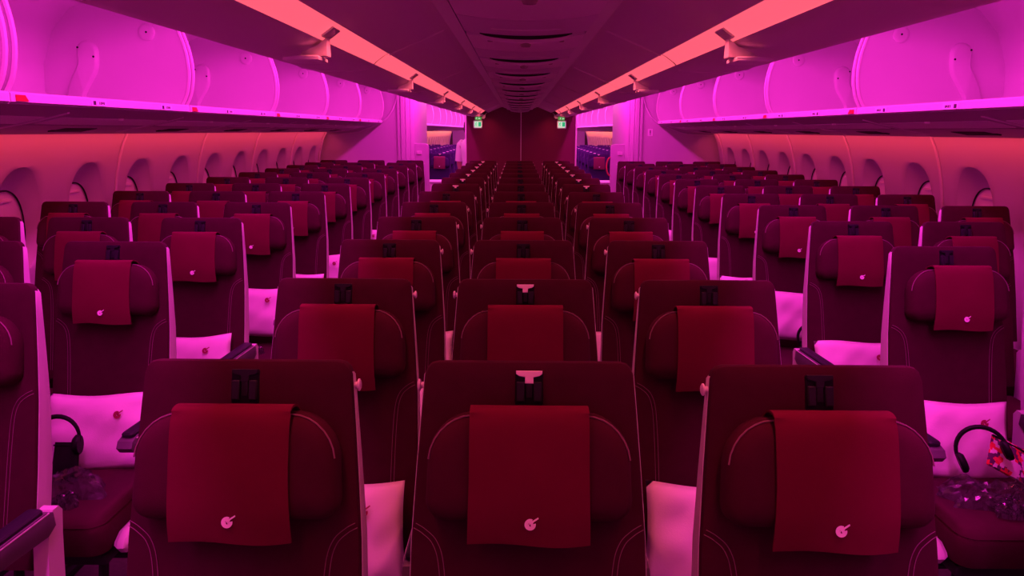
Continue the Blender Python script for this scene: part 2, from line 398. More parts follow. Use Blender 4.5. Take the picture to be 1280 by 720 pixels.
# ================================================================== OVERHEAD BINS
DIV = catmull([(1.965, Z(.125), 0), (1.925, Z(.20), 0), (1.905, Z(.31), 0), (1.915, Z(.43), 0), (1.955, Z(.56), 0), (2.01, Z(.665), 0)], 4)
DIV = [(p[0], p[1]) for p in DIV]+[(2.40, Z(.715)), (2.55, Z(.672)), (2.668, Z(.545)), (2.732, Z(.36)), (2.742, Z(.20)), (2.715, Z(.135)), (2.62, Z(.108))]
BL = 1.61
bins = {}
def bin_meshes(side):
    d = {}
    # shell: floor, back, top (open C extruded)
    inner = [(1.95, Z(.122)), (2.05, Z(.112)), (2.62, Z(.112)), (2.71, Z(.145)), (2.735, Z(.21)), (2.725, Z(.36)), (2.66, Z(.54)), (2.545, Z(.665)), (2.40, Z(.71)), (2.00, Z(.675))]
    outer = [(2.0, Z(.69)), (2.42, Z(.725)), (2.56, Z(.68)), (2.675, Z(.55)), (2.74, Z(.36)), (2.75, Z(.19)), (2.73, Z(.13)), (2.62, Z(.097)), (2.1, Z(.098)), (1.95, Z(.108))]
    b = MB(); extrude_profile(b, inner+outer, .0, BL, side, closed=True); d['shell'] = b.mesh('bin_shell', BINP)
    b = MB(); lp = [(1.935, Z(.094)), (1.925, Z(.10)), (1.925, Z(.130)), (1.932, Z(.137)), (1.96, Z(.132)), (1.96, Z(.096))]
    extrude_profile(b, lp, .004, BL-.004, side, closed=True); d['lip'] = b.mesh('lip', BINP)
    # lifted door, hinged at the top edge
    b = MB(); dp = catmull([(2.0, Z(.688), 0), (1.80, Z(.745), 0), (1.62, Z(.765), 0), (1.46, Z(.750), 0), (1.40, Z(.728), 0)], 4); dp = [(p[0], p[1]) for p in dp]
    extrude_profile(b, dp+[(x+.003, z+.022) for x, z in reversed(dp)], .01, BL-.01, side, closed=True); d['door'] = b.mesh('bin_door', BINP)
    # divider end wall with rounded front bead
    b = MB()
    b.rings([[(side*x, yy, z) for x, z in DIV] for yy in (-.009, .009)]); d['div'] = b.mesh('end_wall', BINP)
    b = MB(); b.tube([(side*x, 0, z) for x, z in DIV[:21]], .012, 8); d['bead'] = b.mesh('edge_bead', TRIMW)
    # hinge cover: swept arm on the end wall (faces -y)
    path = catmull([(2.465, Z(.43), 0), (2.47, Z(.35), 0), (2.515, Z(.27), 0), (2.55, Z(.20), 0), (2.555, Z(.125), 0)], 5)
    wd = [.062+(.05-.062)*i/(len(path)-1) for i in range(len(path))]
    L = []; R = []
    for i, p in enumerate(path):
        a = Vector(path[max(0, i-1)][:2]); c = Vector(path[min(len(path)-1, i+1)][:2]); t = (c-a).normalized(); n = Vector((-t.y, t.x))
        L.append(Vector(p[:2])+n*wd[i]); R.append(Vector(p[:2])-n*wd[i])
    c0 = Vector(path[0][:2]); t = (Vector(path[1][:2])-c0).normalized(); a0 = math.atan2(R[0].y-c0.y, R[0].x-c0.x)
    cap = [c0+.062*Vector((math.cos(a0-PI*k/10), math.sin(a0-PI*k/10))) for k in range(1, 10)]
    ol = [tuple(p) for p in cap+L+list(reversed(R))]
    if sum(ol[i-1][0]*ol[i][1]-ol[i][0]*ol[i-1][1] for i in range(len(ol))) < 0: ol.reverse()
    b = MB(); b.puff(ol, [(0, 0), (.003, .012), (.012, .022), (.02, .024)], lambda u, v, n: (side*u, -n, v))
    for (px, pz) in ((2.425, Z(.40)), (2.51, Z(.45))):
        b.rings([[(side*(px+.006*math.cos(q)), yy, pz+.006*math.sin(q)) for q in [2*PI*k/8 for k in range(8)]] for yy in (-.02, -.0255)], mi=1)
    d['arm'] = b.mesh('hinge_cover', [BINP, DARKG])
    b = MB(); rs = []
    for rr, yy in ((.047, 0), (.046, -.006), (.040, -.010), (.030, -.011)): rs.append([(side*(2.12+rr*math.cos(2*PI*k/24)), yy, Z(.535)+rr*math.sin(2*PI*k/24)) for k in range(24)])
    b.rings(rs)
    b.rings([[(side*(2.12+.006*math.cos(2*PI*k/8)), yy, Z(.535)+.006*math.sin(2*PI*k/8)) for k in range(8)] for yy in (-.011, -.0125)], mi=1)
    d['disc'] = b.mesh('bumper_disc', [BINP, DARKG])
    b = MB(); b.rings([[(side*x, yy, z) for yy, z in ((-.03, Z(.103)), (.045, Z(.103)), (.025, Z(.126)), (-.03, Z(.126)))] for x in (1.924, 1.921)]); d['tag'] = b.mesh('red_tag', RED)
    # row number placard
    b = MB(); xx = 1.9225
    b.rings([[(side*x, yy, z) for yy, z in ((-.065, Z(.101)), (.065, Z(.101)), (.065, Z(.127)), (-.065, Z(.127)))] for x in (1.9252, xx)])
    d['plac'] = b.mesh('row_placard', STICK)
    b = MB()
    for (ya, yb, za, zb) in ((-.05, -.028, .105, .123), (.0, .006, .108, .120), (.012, .020, .108, .120), (.024, .032, .110, .120), (.036, .044, .108, .120)):
        b.rings([[(side*x, yy, z) for yy, z in ((ya, Z(za)), (yb, Z(za)), (yb, Z(zb)), (ya, Z(zb)))] for x in (xx, xx-.0008)])
    d['ink'] = b.mesh('placard_print', INK)
    return d
def bin_unit(side, y, label, group, simple=False):
    d = bins[side]; r = empty('overhead_bin', (0, y, 0)); tag(r, label, 'overhead bin', group)
    obj('bin_shell', d['shell'], r); obj('lip', d['lip'], r); obj('bin_door', d['door'], r)
    for yy in (.028, BL-.028):
        e = obj('end_wall', d['div'], r, (0, yy, 0)); obj('edge_bead', d['bead'], e)
        if yy > 1 and not simple:
            obj('hinge_cover', d['arm'], e, (0, -.009, 0)); obj('bumper_disc', d['disc'], e, (0, -.009, 0))
    if not simple:
        obj('red_tag', d['tag'], r, (0, .06, 0))
        for yy in (.62, 1.30):
            p = obj('row_placard', d['plac'], r, (0, yy, 0)); obj('placard_print', d['ink'], p)
for side in (-1, 1):
    bins[side] = bin_meshes(side)
    wn = 'left' if side < 0 else 'right'
    for k in range(-1, 5):
        y = 2.95+BL*k
        bin_unit(side, y, 'open white overhead bin lit magenta, %s side, %s' % (wn, ['cut off by the edge of the photo', 'largest one fully open to view', 'second one behind the largest', 'third one behind the largest', 'fourth one behind the largest', 'last one against the end monument'][k+1]), 'open overhead bins along the %s wall' % wn)
    for k in range(10):
        bin_unit(side, 14.2+BL*k, 'overhead bin in the aft cabin seen through the %s doorway, %s' % (wn, ['nearest', 'second', 'third', 'fourth', 'fifth', 'sixth', 'seventh', 'eighth', 'ninth', 'farthest'][k]), 'aft cabin overhead bins', True)

# reading-light panels under the bins
def under(x):
    P = UND[:6]
    for (x0, z0), (x1, z1) in zip(P, P[1:]):
        if x0 <= x <= x1: return z0+(z1-z0)*(x-x0)/(x1-x0)
for side in (-1, 1):
    b = MB()
    def slab(b, xa, xb, ya, yb, th, mi=0):
        xs_ = [xa+(xb-xa)*i/4 for i in range(5)]
        b.rings([[(side*x, yy, under(x)+.001) for x in xs_]+[(side*x, yy, under(x)-th) for x in reversed(xs_)] for yy in (ya, yb)], mi=mi)
    slab(b, 2.075, 2.205, .05, 1.10, .004); pm = b.mesh('panel', CEILP)
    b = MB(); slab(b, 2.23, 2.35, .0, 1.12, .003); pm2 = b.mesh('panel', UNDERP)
    b = MB(); slab(b, 2.0, 2.40, 1.14, 1.16, .005); rib = b.mesh('rib', CEILP)
    b = MB(); slab(b, 2.30, 2.39, .45, .75, .006); gr = b.mesh('air_grille', DARKG)
    rl = knob(.014, .01).mesh('reading_light', TLIGHT)
    wn = 'left' if side < 0 else 'right'
    for k in range(0, 8):
        y = 2.3+1.18*k
        if y+1.2 > 10.97: break
        r = empty('reading_light_panel', (0, y, 0))
        tag(r, 'grey reading light panel under the %s bins, %s' % (wn, ['nearest the camera', 'second back', 'third back', 'fourth back', 'fifth back', 'sixth back', 'seventh back', 'eighth back'][k]), 'service panel', 'reading light panels under the %s bins' % wn)
        obj('panel', pm, r); obj('panel', pm2, r); obj('rib', rib, r); obj('air_grille', gr, r)
        obj('reading_light', rl, r, (side*2.065, .55, under(2.065)-.001))

# ================================================================== PARTITION AND MONUMENTS
PY = 12.0; PW = .835
for side in (-1, 1):
    b = MB(); pr = [(.006, 0), (PW, 0), (PW, Z(.30)), (.55, Z(.30)), (.48, Z(.30)), (.27, Z(.352)), (.006, Z(.352))]
    b.rings([[(side*x+.02, yy, z) for x, z in pr] for yy in (PY, PY+.03)])
    o = b.build('partition_panel', PART); tag(o, 'tall dark burgundy partition panel, %s half, behind the centre seats' % ('left' if side < 0 else 'right'), 'partition', 'burgundy partition panels')
    b = MB(); b.box((side*(PW+.008)+.02, PY+.01, .91), (.024, .06, 1.82), bev=.006); b.build('edge_trim', TRIMW, o)
b = MB(); b.box((.02, PY+.004, .97), (.012, .024, 1.90), bev=.003); o = b.build('partition_seam_strip', TRIMW)
tag(o, 'thin pale vertical strip between the two burgundy partition panels', 'strip')
for side, nm in ((-1, 'left'), (1, 'right')):
    b = MB(); b.box((side*2.28, 11.9, 1.2), (1.12, 1.70, 2.40)); struct('wall_monument_'+nm, b, MONU)
    # corner pilaster with grooves
    b = MB(); x0, x1 = 1.49, 1.72
    prof = [(x1, 11.02), (1.690, 11.02), (1.684, 11.05), (1.676, 11.05), (1.67, 11.025), (1.625, 11.03), (1.619, 11.06), (1.611, 11.06), (1.605, 11.05), (1.565, 11.075), (1.56, 11.10), (1.552, 11.105), (1.545, 11.10), (1.51, 11.14), (1.49, 11.19), (1.49, 12.6), (x1, 12.6)]
    b.rings([[(side*x, y, z) for x, y in prof] for z in (0, 2.40)])
    struct('trim_pilaster_'+nm, b, MONU)
    # bin silhouette closing the last bin against the monument
    b = MB(); P = catmull([(1.95, Z(.10), 0), (1.87, Z(.16), 0), (1.79, Z(.27), 0), (1.735, Z(.40), 0), (1.70, Z(.56), 0)], 6)
    b.tube([(side*p[0], 11.035, p[1]) for p in P], .010, 8)
    b.tube([(side*p[0], 11.035, p[1]) for p in catmull([(1.95, Z(.09), 0), (2.15, Z(.02), 0), (2.35, Z(-.04), 0), (2.8, Z(-.06), 0)], 5)], .008, 8)
    struct('trim_bin_contour_'+nm, b, CEILP)
    # half-height panel behind the last aisle seat
    b = MB(); b.puff(rrect(1.30, 1.50, 0.0, 1.41, (.005, .005, .01, .045)), [(0.004, 0), (0, .004), (0, .03), (.004, .034)], lambda u, v, n: (side*u, 11.16+n, v))
    o = b.build('half_height_panel', MONU); tag(o, 'pale half-height panel behind the last aisle seat, %s side' % nm, 'partition', 'half-height panels by the monuments')
    b = MB(); b.puff(rrect(0, .07, 0, .05, .008), [(0, 0), (0, .01), (.004, .014)], lambda u, v, n: (side*(1.40+u), 11.155-n, 1.26+v)); b.build('wall_socket', TRIMW, o)
    if side > 0:
        b = MB(); b.tube([(1.30-.055*math.sin(a), 11.15, 1.10+.13*math.cos(a)) for a in [PI*k/10 for k in range(11)]], .011, 8); b.build('grab_handle', SASH, o)
    # low counter in the doorway
    b = MB(); b.box((side*1.37, 12.55, .39), (.22, .42, .78), bev=.02); o = b.build('low_cabinet', TRIMW)
    tag(o, 'low white cabinet standing in the %s doorway' % nm, 'cabinet', 'low white doorway cabinets')
    b = MB(); b.box((side*1.36, 12.55, .79), (.26, .46, .025), bev=.01); b.build('counter_top', STICK, o)
    # curved bin end caps in the next cabin
    b = MB(); DV = [(1.62, Z(.14)), (1.66, Z(.30)), (1.72, Z(.45)), (1.80, Z(.62)), (2.0, Z(.72)), (2.5, Z(.70)), (2.55, Z(.12))]
    b.rings([[(side*(x+dx), y, z) for x, z in DV] for y, dx in ((13.30, .28), (13.5, .12), (13.8, .08), (14.18, .28))])
    o = b.build('bin_end_fairing', BINP); tag(o, 'pale curved end fairing of the aft bins beyond the %s doorway' % nm, 'fairing', 'aft bin end fairings')
# small warning sign on the right monument
b = MB(); b.puff(rrect(1.70+.10, 1.87, 1.53, 1.63, .006), [(0, 0), (0, .003)], lambda u, v, n: (u, 11.05-n, v))
sg = b.build('warning_sign', STICK); tag(sg, 'small white warning placard with an exclamation mark on right wall', 'sign')
b = MB(); b.box((1.835, 11.046, 1.588), (.012, .002, .045)); b.box((1.835, 11.046, 1.552), (.012, .002, .012)); b.build('exclamation_mark', INK, sg)

# ================================================================== EXIT SIGNS
def figure(b, x, z, h, T=None, mi=0):
    """running person pictogram"""
    q = lambda px, pz: (x+px*h, 0, z+pz*h)
    b.rings([[(x+.08*h+.09*h*math.cos(a), yy, z+.42*h+.09*h*math.sin(a)) for a in [2*PI*k/10 for k in range(10)]] for yy in (0, -.002)], mi=mi, T=T)
    for P, r in (([q(.02, .30), q(-.04, .0)], .07*h), ([q(.03, .26), q(.20, .16), q(.28, .24)], .035*h), ([q(0, .26), q(-.18, .2), q(-.22, .05)], .035*h),
                 ([q(-.02, 0), q(.14, -.14), q(.10, -.36)], .045*h), ([q(-.05, 0), q(-.14, -.2), q(-.34, -.24)], .045*h)):
        b.tube(P, r, 5, mi, T)
for side in (-1, 1):
    x = side*.615; y = 11.55
    r = empty('exit_sign', (x, y, 0)); tag(r, 'lit green and white exit sign hanging on the %s before the partition' % ('left' if side < 0 else 'right'), 'exit sign', 'lit exit signs')
    b = MB(); b.box((0, 0, Z(.085)), (.135, .035, .115), bev=.012); b.build('sign_case', TRIMW, r)
    b = MB(); b.puff(rrect(-.055, .055, Z(.04), Z(.13), .008), [(0, 0), (0, .002)], lambda u, v, n: (u, -.0176-n, v)); f = b.build('sign_face', EXW, r)
    b = MB(); T = Matrix.Translation((0, -.0205, 0))
    figure(b, -.027, Z(.088), .062, T)
    b.rings([[(.028+px, yy, Z(.088)+pz) for px, pz in ((-.02, .032), (.02, .032), (.02, -.03), (-.02, -.03))] for yy in (-.0196, -.021)])
    b.build('running_figure', EXG, f)
    b = MB(); b.box((0, 0, 0), (.095, .03, .05), T=Matrix.Translation((side*-.005, 0, Z(.172))) @ Matrix.Rotation(.10, 4, 'Y'), bev=.006); g = b.build('upper_sign', EXB, r)
    b = MB(); figure(b, -.02, Z(.172), .036, Matrix.Translation((0, -.017, 0)))
    b.rings([[(.02+px, yy, Z(.172)+pz) for px, pz in ((-.015, .0), (.0, .014), (.0, .005), (.015, .005), (.015, -.005), (.0, -.005), (.0, -.014))] for yy in (-.0155, -.017)])
    b.build('arrow_print', EXW, g)

# ================================================================== SEATS
TILT = math.radians(14.5); TOP = 1.194
def SP(u, s, n):
    return (u, -s*math.sin(TILT)-n*math.cos(TILT), TOP-s*math.cos(TILT)+n*math.sin(TILT))
def back_outline(grow=0.0, drop=0.0, bottom=.765):
    # (u, -s) CCW
    R = [(.164, 0), (.1755, -.003), (.1835, -.011), (.1885, -.025), (.1935, -.09), (.2015, -.20), (.209, -.32), (.213, -.5), (.214, -bottom)]
    R = [(u+(grow if v < -.012 else 0), v+(drop if v > -.012 else 0)) for u, v in R]
    L = [(-u, v) for u, v in R]
    return [L[i] for i in range(len(L))]+list(reversed(R))     # goes down left side then up right side: CCW
def build_seat_meshes():
    d = {}
    T = lambda u, v, n: SP(u, -v, n)
    b = MB(); b.puff(back_outline(), [(.012, -.052), (0, -.028), (0, -.012), (.003, -.004), (.012, 0), (.035, .004), (.07, .003)], T)
    d['back'] = b
    TS = lambda u, v, n: SP(u, -v, -.014+(n+.014)*(.35+.65*min(1, max(0, -v)/.45)))
    b = MB(); b.puff(back_outline(.0015, -.005), [(.03, -.100), (.012, -.093), (.002, -.080), (0, -.045), (0, -.016), (.002, -.014)], TS); d['shell'] = b
    # headrest
    ho = rrect(-.179, .179, -.274, -.088, (.036, .036, .075, .075), 7)
    ho = [(u*(1+.0-.10*max(0, (v+.20)/.12)**2 if v > -.2 else u) if False else u*(1-.05*max(0, (v+.2)/.11)), v) for u, v in ho]
    b = MB(); b.puff(ho, [(.004, .0), (0, .012), (0, .034), (.004, .050), (.013, .063), (.03, .071), (.05, .073)], T); d['head'] = b
    # headrest seam piping
    b = MB(); b.tube([T(u, v, .052) for u, v in [(p[0]*.985, p[1]-.003) for p in ho[8:]+ho[:1]] if v > -.235], .0016, 5); d['piping'] = b
    # cover
    prof = catmull([(.112, .004, 0), (.086, .016, 0), (.078, .04, 0), (.083, .066, 0), (.104, .079, 0), (.15, .083, 0), (.21, .083, 0), (.26, .078, 0), (.306, .066, 0)], 4)
    b = MB(); nu = 10
    def cov(i, j, off):
        k = j; s, n = prof[k][0], prof[k][1]; u = -1+2*i/nu
        wdt = .1015+.003*max(0, (s-.2)/.1)
        n2 = n-.006*abs(u)**4*(1 if s > .09 else 0)+.001*math.sin(u*4+s*22)*max(0, (s-.22)/.1)
        s2 = s+(.003*math.sin(u*3.1) if k == len(prof)-1 else 0)
        # offset along profile normal
        a = prof[max(0, k-1)]; c = prof[min(len(prof)-1, k+1)]; t = Vector((c[0]-a[0], c[1]-a[1])).normalized(); nn = Vector((-t.y, t.x))
        return SP(u*wdt, s2+nn.x*off, n2+nn.y*off)
    rs = []
    for j in range(len(prof)): rs.append([cov(i, j, .0035) for i in range(nu+1)]+[cov(i, j, -.0005) for i in range(nu, -1, -1)])
    b.rings(rs); d['cover'] = b
    # emblem: disc with horned head
    def emblem(Tm, R=.0095):
        b = MB()
        ring = []; N = 26
        for r0, r1 in ((R, R*.34),):
            A = [math.radians(62+ (360-50)*k/N) for k in range(N+1)]
            o_ = [(r0*math.cos(a), r0*math.sin(a)) for a in A]; i_ = [(r1*math.cos(a), r1*math.sin(a)) for a in A]
            vs_ = [Tm(*p, h) for h in (0, .0007) for p in o_+i_]; n = N+1; fs = []
            for k in range(N): fs += [(2*n+k, 2*n+k+1, 3*n+k+1, 3*n+k), (k, n+k, n+k+1, k+1), (k, k+1, 2*n+k+1, 2*n+k), (n+k, 3*n+k, 3*n+k+1, n+k+1)]
            b.add(vs_, fs)
        def poly(P): b.rings([[Tm(x*R, y*R, h) for x, y in P] for h in (0, .0009)])
        poly([(-.10, .28), (.35, .62), (1.42, 1.28), (1.50, 1.02), (.62, .44), (.42, .05), (.60, -.60), (.25, -.72), (.10, -.15)])   # head and horns
        poly([(-.36, -.1), (-.1, .36), (.0, .30), (-.18, -.1), (-.05, -.36), (-.2, -.36)])
        poly([(.25, .2), (.5, .25), (.5, -.3), (.25, -.3)])
        return b
    d['emblem'] = emblem(lambda x, y, h: SP(x+.002, .268-y, .0835+h))
    # bracket under the top edge
    b = MB(); b.puff(rrect(-.025, .025, -.079, -.017, .004, 3), [(0, -.01), (0, .004), (.001, .005)], T)
    for s_ in (-1, 1): b.puff(rrect(min(s_*.008, s_*.0225), max(s_*.008, s_*.0225), -.071, -.036, .002, 2), [(0, .004), (0, .012), (.002, .014)], T, 1)
    b.puff(rrect(-.0055, .0055, -.064, -.030, .001, 2), [(0, .004), (0, .0085), (.001, .009)], T, 1); d['bracket'] = b
    b = MB(); b.puff([(-.0235, -.0165), (-.0235, -.022), (-.018, -.026), (-.0075, -.028), (-.0075, -.039), (.0075, -.039), (.0075, -.028), (.018, -.026), (.0235, -.022), (.0235, -.0165)][::1], [(0, .004), (0, .009), (.001, .010)], T); d['catch'] = b
    # double stitch lines
    for s_ in (-1, 1):
        b = MB()
        for off in (0, .009):
            P = catmull([(.200, .288, .001), (.182, .298, .004), (.162, .318, .0052), (.150, .356, .0052), (.144, .44, .0048), (.140, .58, .0048), (.137, .72, .0048)], 6)
            Q = []
            for q in range(len(P)):
                t = Vector(P[min(len(P)-1, q+1)][:2])-Vector(P[max(0, q-1)][:2]); t.normalize()
                Q.append((P[q][0]+t.y*off, P[q][1]-t.x*off, P[q][2]))
            P = Q
            P = [SP(s_*p[0], p[1], p[2]) for p in P]
            b.tube(P, .0008, 4)
        d['stitch%d' % s_] = b
    # cushion
    cy = lambda u, v, n: (u, v, .295+n)
    co = rrect(-.222, .222, -.665, -.165, (.05, .05, .02, .02), 5)
    b = MB(); b.puff(co, [(.02, 0), (.004, .01), (0, .03), (0, .08), (.006, .10), (.02, .116), (.05, .124), (.1, .126)], cy); d['cushion'] = b
    b = MB(); b.tube([(u, v, .295+.104) for u, v in [(p[0]*.975, p[1]*.985-.004) for p in co]], .0018, 4, closed=True); d['cpipe'] = b
    # base: pan, two beams, two legs
    b = MB(); b.box((0, -.40, .275), (.42, .46, .04), bev=.01)
    for y in (-.52, -.28): b.tube([(-.25, y, .24), (.25, y, .24)], .02, 8)
    for x in (-.14, .14):
        b.tube([(x, -.52, .24), (x, -.56, .02)], .016, 8); b.tube([(x, -.28, .24), (x, -.20, .02)], .016, 8); b.box((x, -.38, .015), (.04, .46, .03), bev=.006)
    d['base'] = b
    # armrest centred at x=0, along -y
    b = MB()
    pth = [(-.17, .615), (-.20, .628), (-.50, .640), (-.535, .632), (-.548, .612), (-.53, .592), (-.49, .585), (-.20, .560), (-.165, .575)]
    pth = [(y, z) for y, z in pth]
    if sum(pth[i-1][0]*pth[i][1]-pth[i][0]*pth[i-1][1] for i in range(len(pth))) < 0: pth.reverse()
    b.puff(pth, [(.006, -.026), (.001, -.024), (0, -.020), (0, .020), (.001, .024), (.006, .026)], lambda u, v, n: (n, u, v))
    d['arm'] = b
    b = MB(); b.puff(rrect(-.021, .021, -.52, -.20, .012, 4), [(0, 0), (0, .008), (.004, .013), (.01, .014)], lambda u, v, n: (u, v, .632+(-v-.2)*.037+n-.004)); d['pad'] = b
    b = MB(); b.tube([(s_*.0245, y, .622+(-y-.2)*.037) for s_ in (1,) for y in (-.19, -.30, -.42, -.51)], .0025, 5); b.tube([(-.0245, y, .622+(-y-.2)*.037) for y in (-.19, -.30, -.42, -.51)], .0025, 5); d['armtrim'] = b
    b = MB(); b.rings([[(sx, y, z) for sx, y in ((-.02, y0), (.02, y0), (.02, y1), (-.02, y1))] for z, y0, y1 in ((.25, -.24, -.16), (.44, -.215, -.145), (.54, -.20, -.135), (.60, -.18, -.125), (.618, -.165, -.14))]); d['armsup'] = b
    # knob on the shell edge
    b = MB(); rs = []
    for rr, xx in ((.006, 0), (.006, .006), (.011, .008), (.011, .011), (.007, .013)): rs.append([(xx, rr*math.cos(2*PI*k/10), rr*math.sin(2*PI*k/10)) for k in range(10)])
    b.rings(rs); d['knob'] = b
    # aisle end shroud under the cushion
    b = MB(); so = [(-.61, .33), (-.62, .31), (-.60, .285), (-.50, .275), (-.20, .265), (-.16, .34), (-.2, .36), (-.57, .352)]
    if sum(so[i-1][0]*so[i][1]-so[i][0]*so[i-1][1] for i in range(len(so))) < 0: so.reverse()
    b.puff(so, [(.012, 0), (.003, .012), (0, .016), (0, .035), (.006, .042), (.014, .045)], lambda u, v, n: (n, u, v)); d['shroud'] = b
    return d, emblem
SD, EMBLEM = build_seat_meshes()
def seat_kit(fab, hfab, cov, shell):
    k = {}
    k['back'] = SD['back'].mesh('backrest', fab); k['shell'] = SD['shell'].mesh('back_shell', shell)
    k['head'] = SD['head'].mesh('headrest', hfab); k['piping'] = SD['piping'].mesh('piping', STITCH if fab is FAB else fab)
    k['cover'] = SD['cover'].mesh('headrest_cover', cov); k['emblem'] = SD['emblem'].mesh('emblem', EMB)
    k['bracket'] = SD['bracket'].mesh('latch_bracket', [BLACK, PRONG]); k['catchL'] = SD['catch'].mesh('catch', TLIGHT); k['catchD'] = SD['catch'].mesh('catch', TDARK)
    k.update({'stitch%d' % s_: SD['stitch%d' % s_].mesh('stitching', STITCH if fab is FAB else PRONG) for s_ in (-1, 1)})
    k['cushion'] = SD['cushion'].mesh('seat_cushion', fab); k['cpipe'] = SD['cpipe'].mesh('piping', fab); k['base'] = SD['base'].mesh('seat_base', PRONG)
    k['arm'] = SD['arm'].mesh('armrest', ARMP); k['pad'] = SD['pad'].mesh('arm_pad', PRONG); k['armtrim'] = SD['armtrim'].mesh('trim_line', SHELL); k['armsup'] = SD['armsup'].mesh('arm_support', SHELL)
    k['knob'] = SD['knob'].mesh('side_button', TRIMW); k['shroud'] = SD['shroud'].mesh('end_shroud', SHELL)
    return k
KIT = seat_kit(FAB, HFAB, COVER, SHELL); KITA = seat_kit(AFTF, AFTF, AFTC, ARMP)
def seat(x, y, label, group, arms=(-1,), knob=0, aisle=0, light=False, kit=KIT, rz=0.0, full=True):
    r = empty('cabin_seat', (x, y, 0), rz); tag(r, label, 'seat', group)
    obj('backrest', kit['back'], r); obj('back_shell', kit['shell'], r)
    h = obj('headrest', kit['head'], r); obj('piping', kit['piping'], h)
    c = obj('headrest_cover', kit['cover'], r); obj('emblem', kit['emblem'], c)
    bk = obj('latch_bracket', kit['bracket'], r); obj('catch', kit['catchL' if light else 'catchD'], bk)
    obj('stitching', kit['stitch-1'], r); obj('stitching', kit['stitch1'], r)
    cu = obj('seat_cushion', kit['cushion'], r); obj('piping', kit['cpipe'], cu)
    obj('seat_base', kit['base'], r)
    for a in arms:
        ar = obj('armrest', kit['arm'], r, (a*.255, 0, 0)); obj('arm_pad', kit['pad'], ar); obj('trim_line', kit['armtrim'], ar); obj('arm_support', kit['armsup'], ar)
    if knob:
        p = SP(knob*.1895, .045, -.020); kb = obj('side_button', kit['knob'], r, p)
        if knob < 0: kb.rotation_euler = (0, 0, PI)
    if aisle:
        s_ = obj('end_shroud', kit['shroud'], r, (aisle*.225, 0, 0))
        if aisle < 0: s_.scale = (-1, 1, 1)
    return r
ORD = ['first', 'second', 'third', 'fourth', 'fifth', 'sixth', 'seventh', 'eighth', 'ninth', 'tenth', 'eleventh', 'twelfth', 'last']
ROW0, RP = 1.326, .785
rowy = lambda i: ROW0+RP*i
SYS = lambda side, i: rowy(i)-(.10 if side < 0 else .125)+.08*i/12
def visible(x, y, z=1.15, hw=.25):
    # rough test against the frame sides
    D = y*.98+.09
    return abs((x-CX))-hw < D*690/961
for i in range(13):
    y = rowy(i)
    for j, x in enumerate((-.508, 0, .511)):
        nm = ['left', 'middle', 'right'][j]
        lt = (j == 1 and i in (0, 1)) or (j != 1 and i >= 6)  # seats whose catch takes the copy painted as lit
        yy = y-(.015 if (j == 2 and i == 0) else 0)
        seat(x, yy, 'burgundy seat of the centre block, %s of its three, %s row from the front' % (nm, ORD[i]), 'centre block seats',
             arms=(-1,) if j < 2 else (-1, 1), knob=(1, -1, -1)[j], aisle=(-1, 0, 1)[j], light=lt, rz=math.radians(random.uniform(-.35, .35)))
for side in (-1, 1):
    wn = 'left' if side < 0 else 'right'
    for i in range(13):
        y = SYS(side, i)
        for j, ax in enumerate((1.515, 2.05, 2.565) if side < 0 else (1.535, 2.055, 2.568)):
            if j == 2: ax -= .0
            if i == 0 or not visible(side*ax, y): continue
            near = side > 0 and i == 1
            st = seat(side*ax+(.03 if near else 0), y-(.06 if near else 0), 'burgundy seat of the %s block, %s, %s row from the front' % (wn, ['by the aisle', 'in the middle', 'by the window'][j], ORD[i]), '%s block seats' % wn,
                 arms=(-side,) if j < 2 else (-side, ), aisle=(-side if j == 0 else 0), knob=0 if j else (-side if i > 6 else 0), rz=math.radians(random.uniform(-.5, .5)))
            if side > 0 and i == 2 and j == 0:
                for ch in st.children:
                    if ch.name.split('.')[0] in ('headrest', 'headrest_cover'): ch.location.x += .02
# aft cabin, seen through the doorways
for side in (-1, 1):
    wn = 'left' if side < 0 else 'right'
    for i in range(12):
        for j, ax in enumerate((1.45, 1.96, 2.48)):
            if i+j < 2 and j == 1 or j == 2 and i < 7: continue
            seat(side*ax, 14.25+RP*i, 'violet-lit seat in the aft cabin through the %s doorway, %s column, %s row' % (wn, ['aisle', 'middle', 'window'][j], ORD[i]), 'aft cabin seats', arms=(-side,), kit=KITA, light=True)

# ================================================================== PILLOWS AND SEAT KITS
def pillow_mesh(seed, W=.192, H=.135, T=.032):
    rnd = random.Random(seed); ph = [rnd.uniform(0, 6.28) for _ in range(6)]
    b = MB(); N, M = 18, 14
    def pt(i, j, s):
        u, v = -1+2*i/N, -1+2*j/M
        x = W*u*(1-.045*(1-v*v)*abs(u)**2); z = H*v*(1-.012*(1-u*u)*abs(v)**2)
        t = T*max(0, (1-u**4)*(1-v**4))**.6
        wr = .0045*math.sin(5*u+3*v+ph[0])*math.sin(4*v-2*u+ph[1])+.004*math.sin(9*u*v+ph[2])+.003*math.sin(11*u-7*v+ph[3])
        return (x, -s*(t+wr*(t/T)), z+.006*math.sin(3*u+ph[4]))
    F = [[pt(i, j, 1) for j in range(M+1)] for i in range(N+1)]; B = [[pt(i, j, -.6) for j in range(M+1)] for i in range(N+1)]
    for G, fl in ((F, 0), (B, 1)):
        vs_ = [p for r in G for p in r]; Wd = M+1
        b.add(vs_, [(i*Wd+j, (i+1)*Wd+j, (i+1)*Wd+j+1, i*Wd+j+1) for i in range(N) for j in range(M)])
    me = b.mesh('cushion_body', PILLOW, 80)
    bm = bmesh.new(); bm.from_mesh(me); bmesh.ops.remove_doubles(bm, verts=bm.verts[:], dist=.0005); bmesh.ops.recalc_face_normals(bm, faces=bm.faces[:]); bm.to_mesh(me); bm.free()
    return me
PM = [pillow_mesh(s) for s in range(4)]
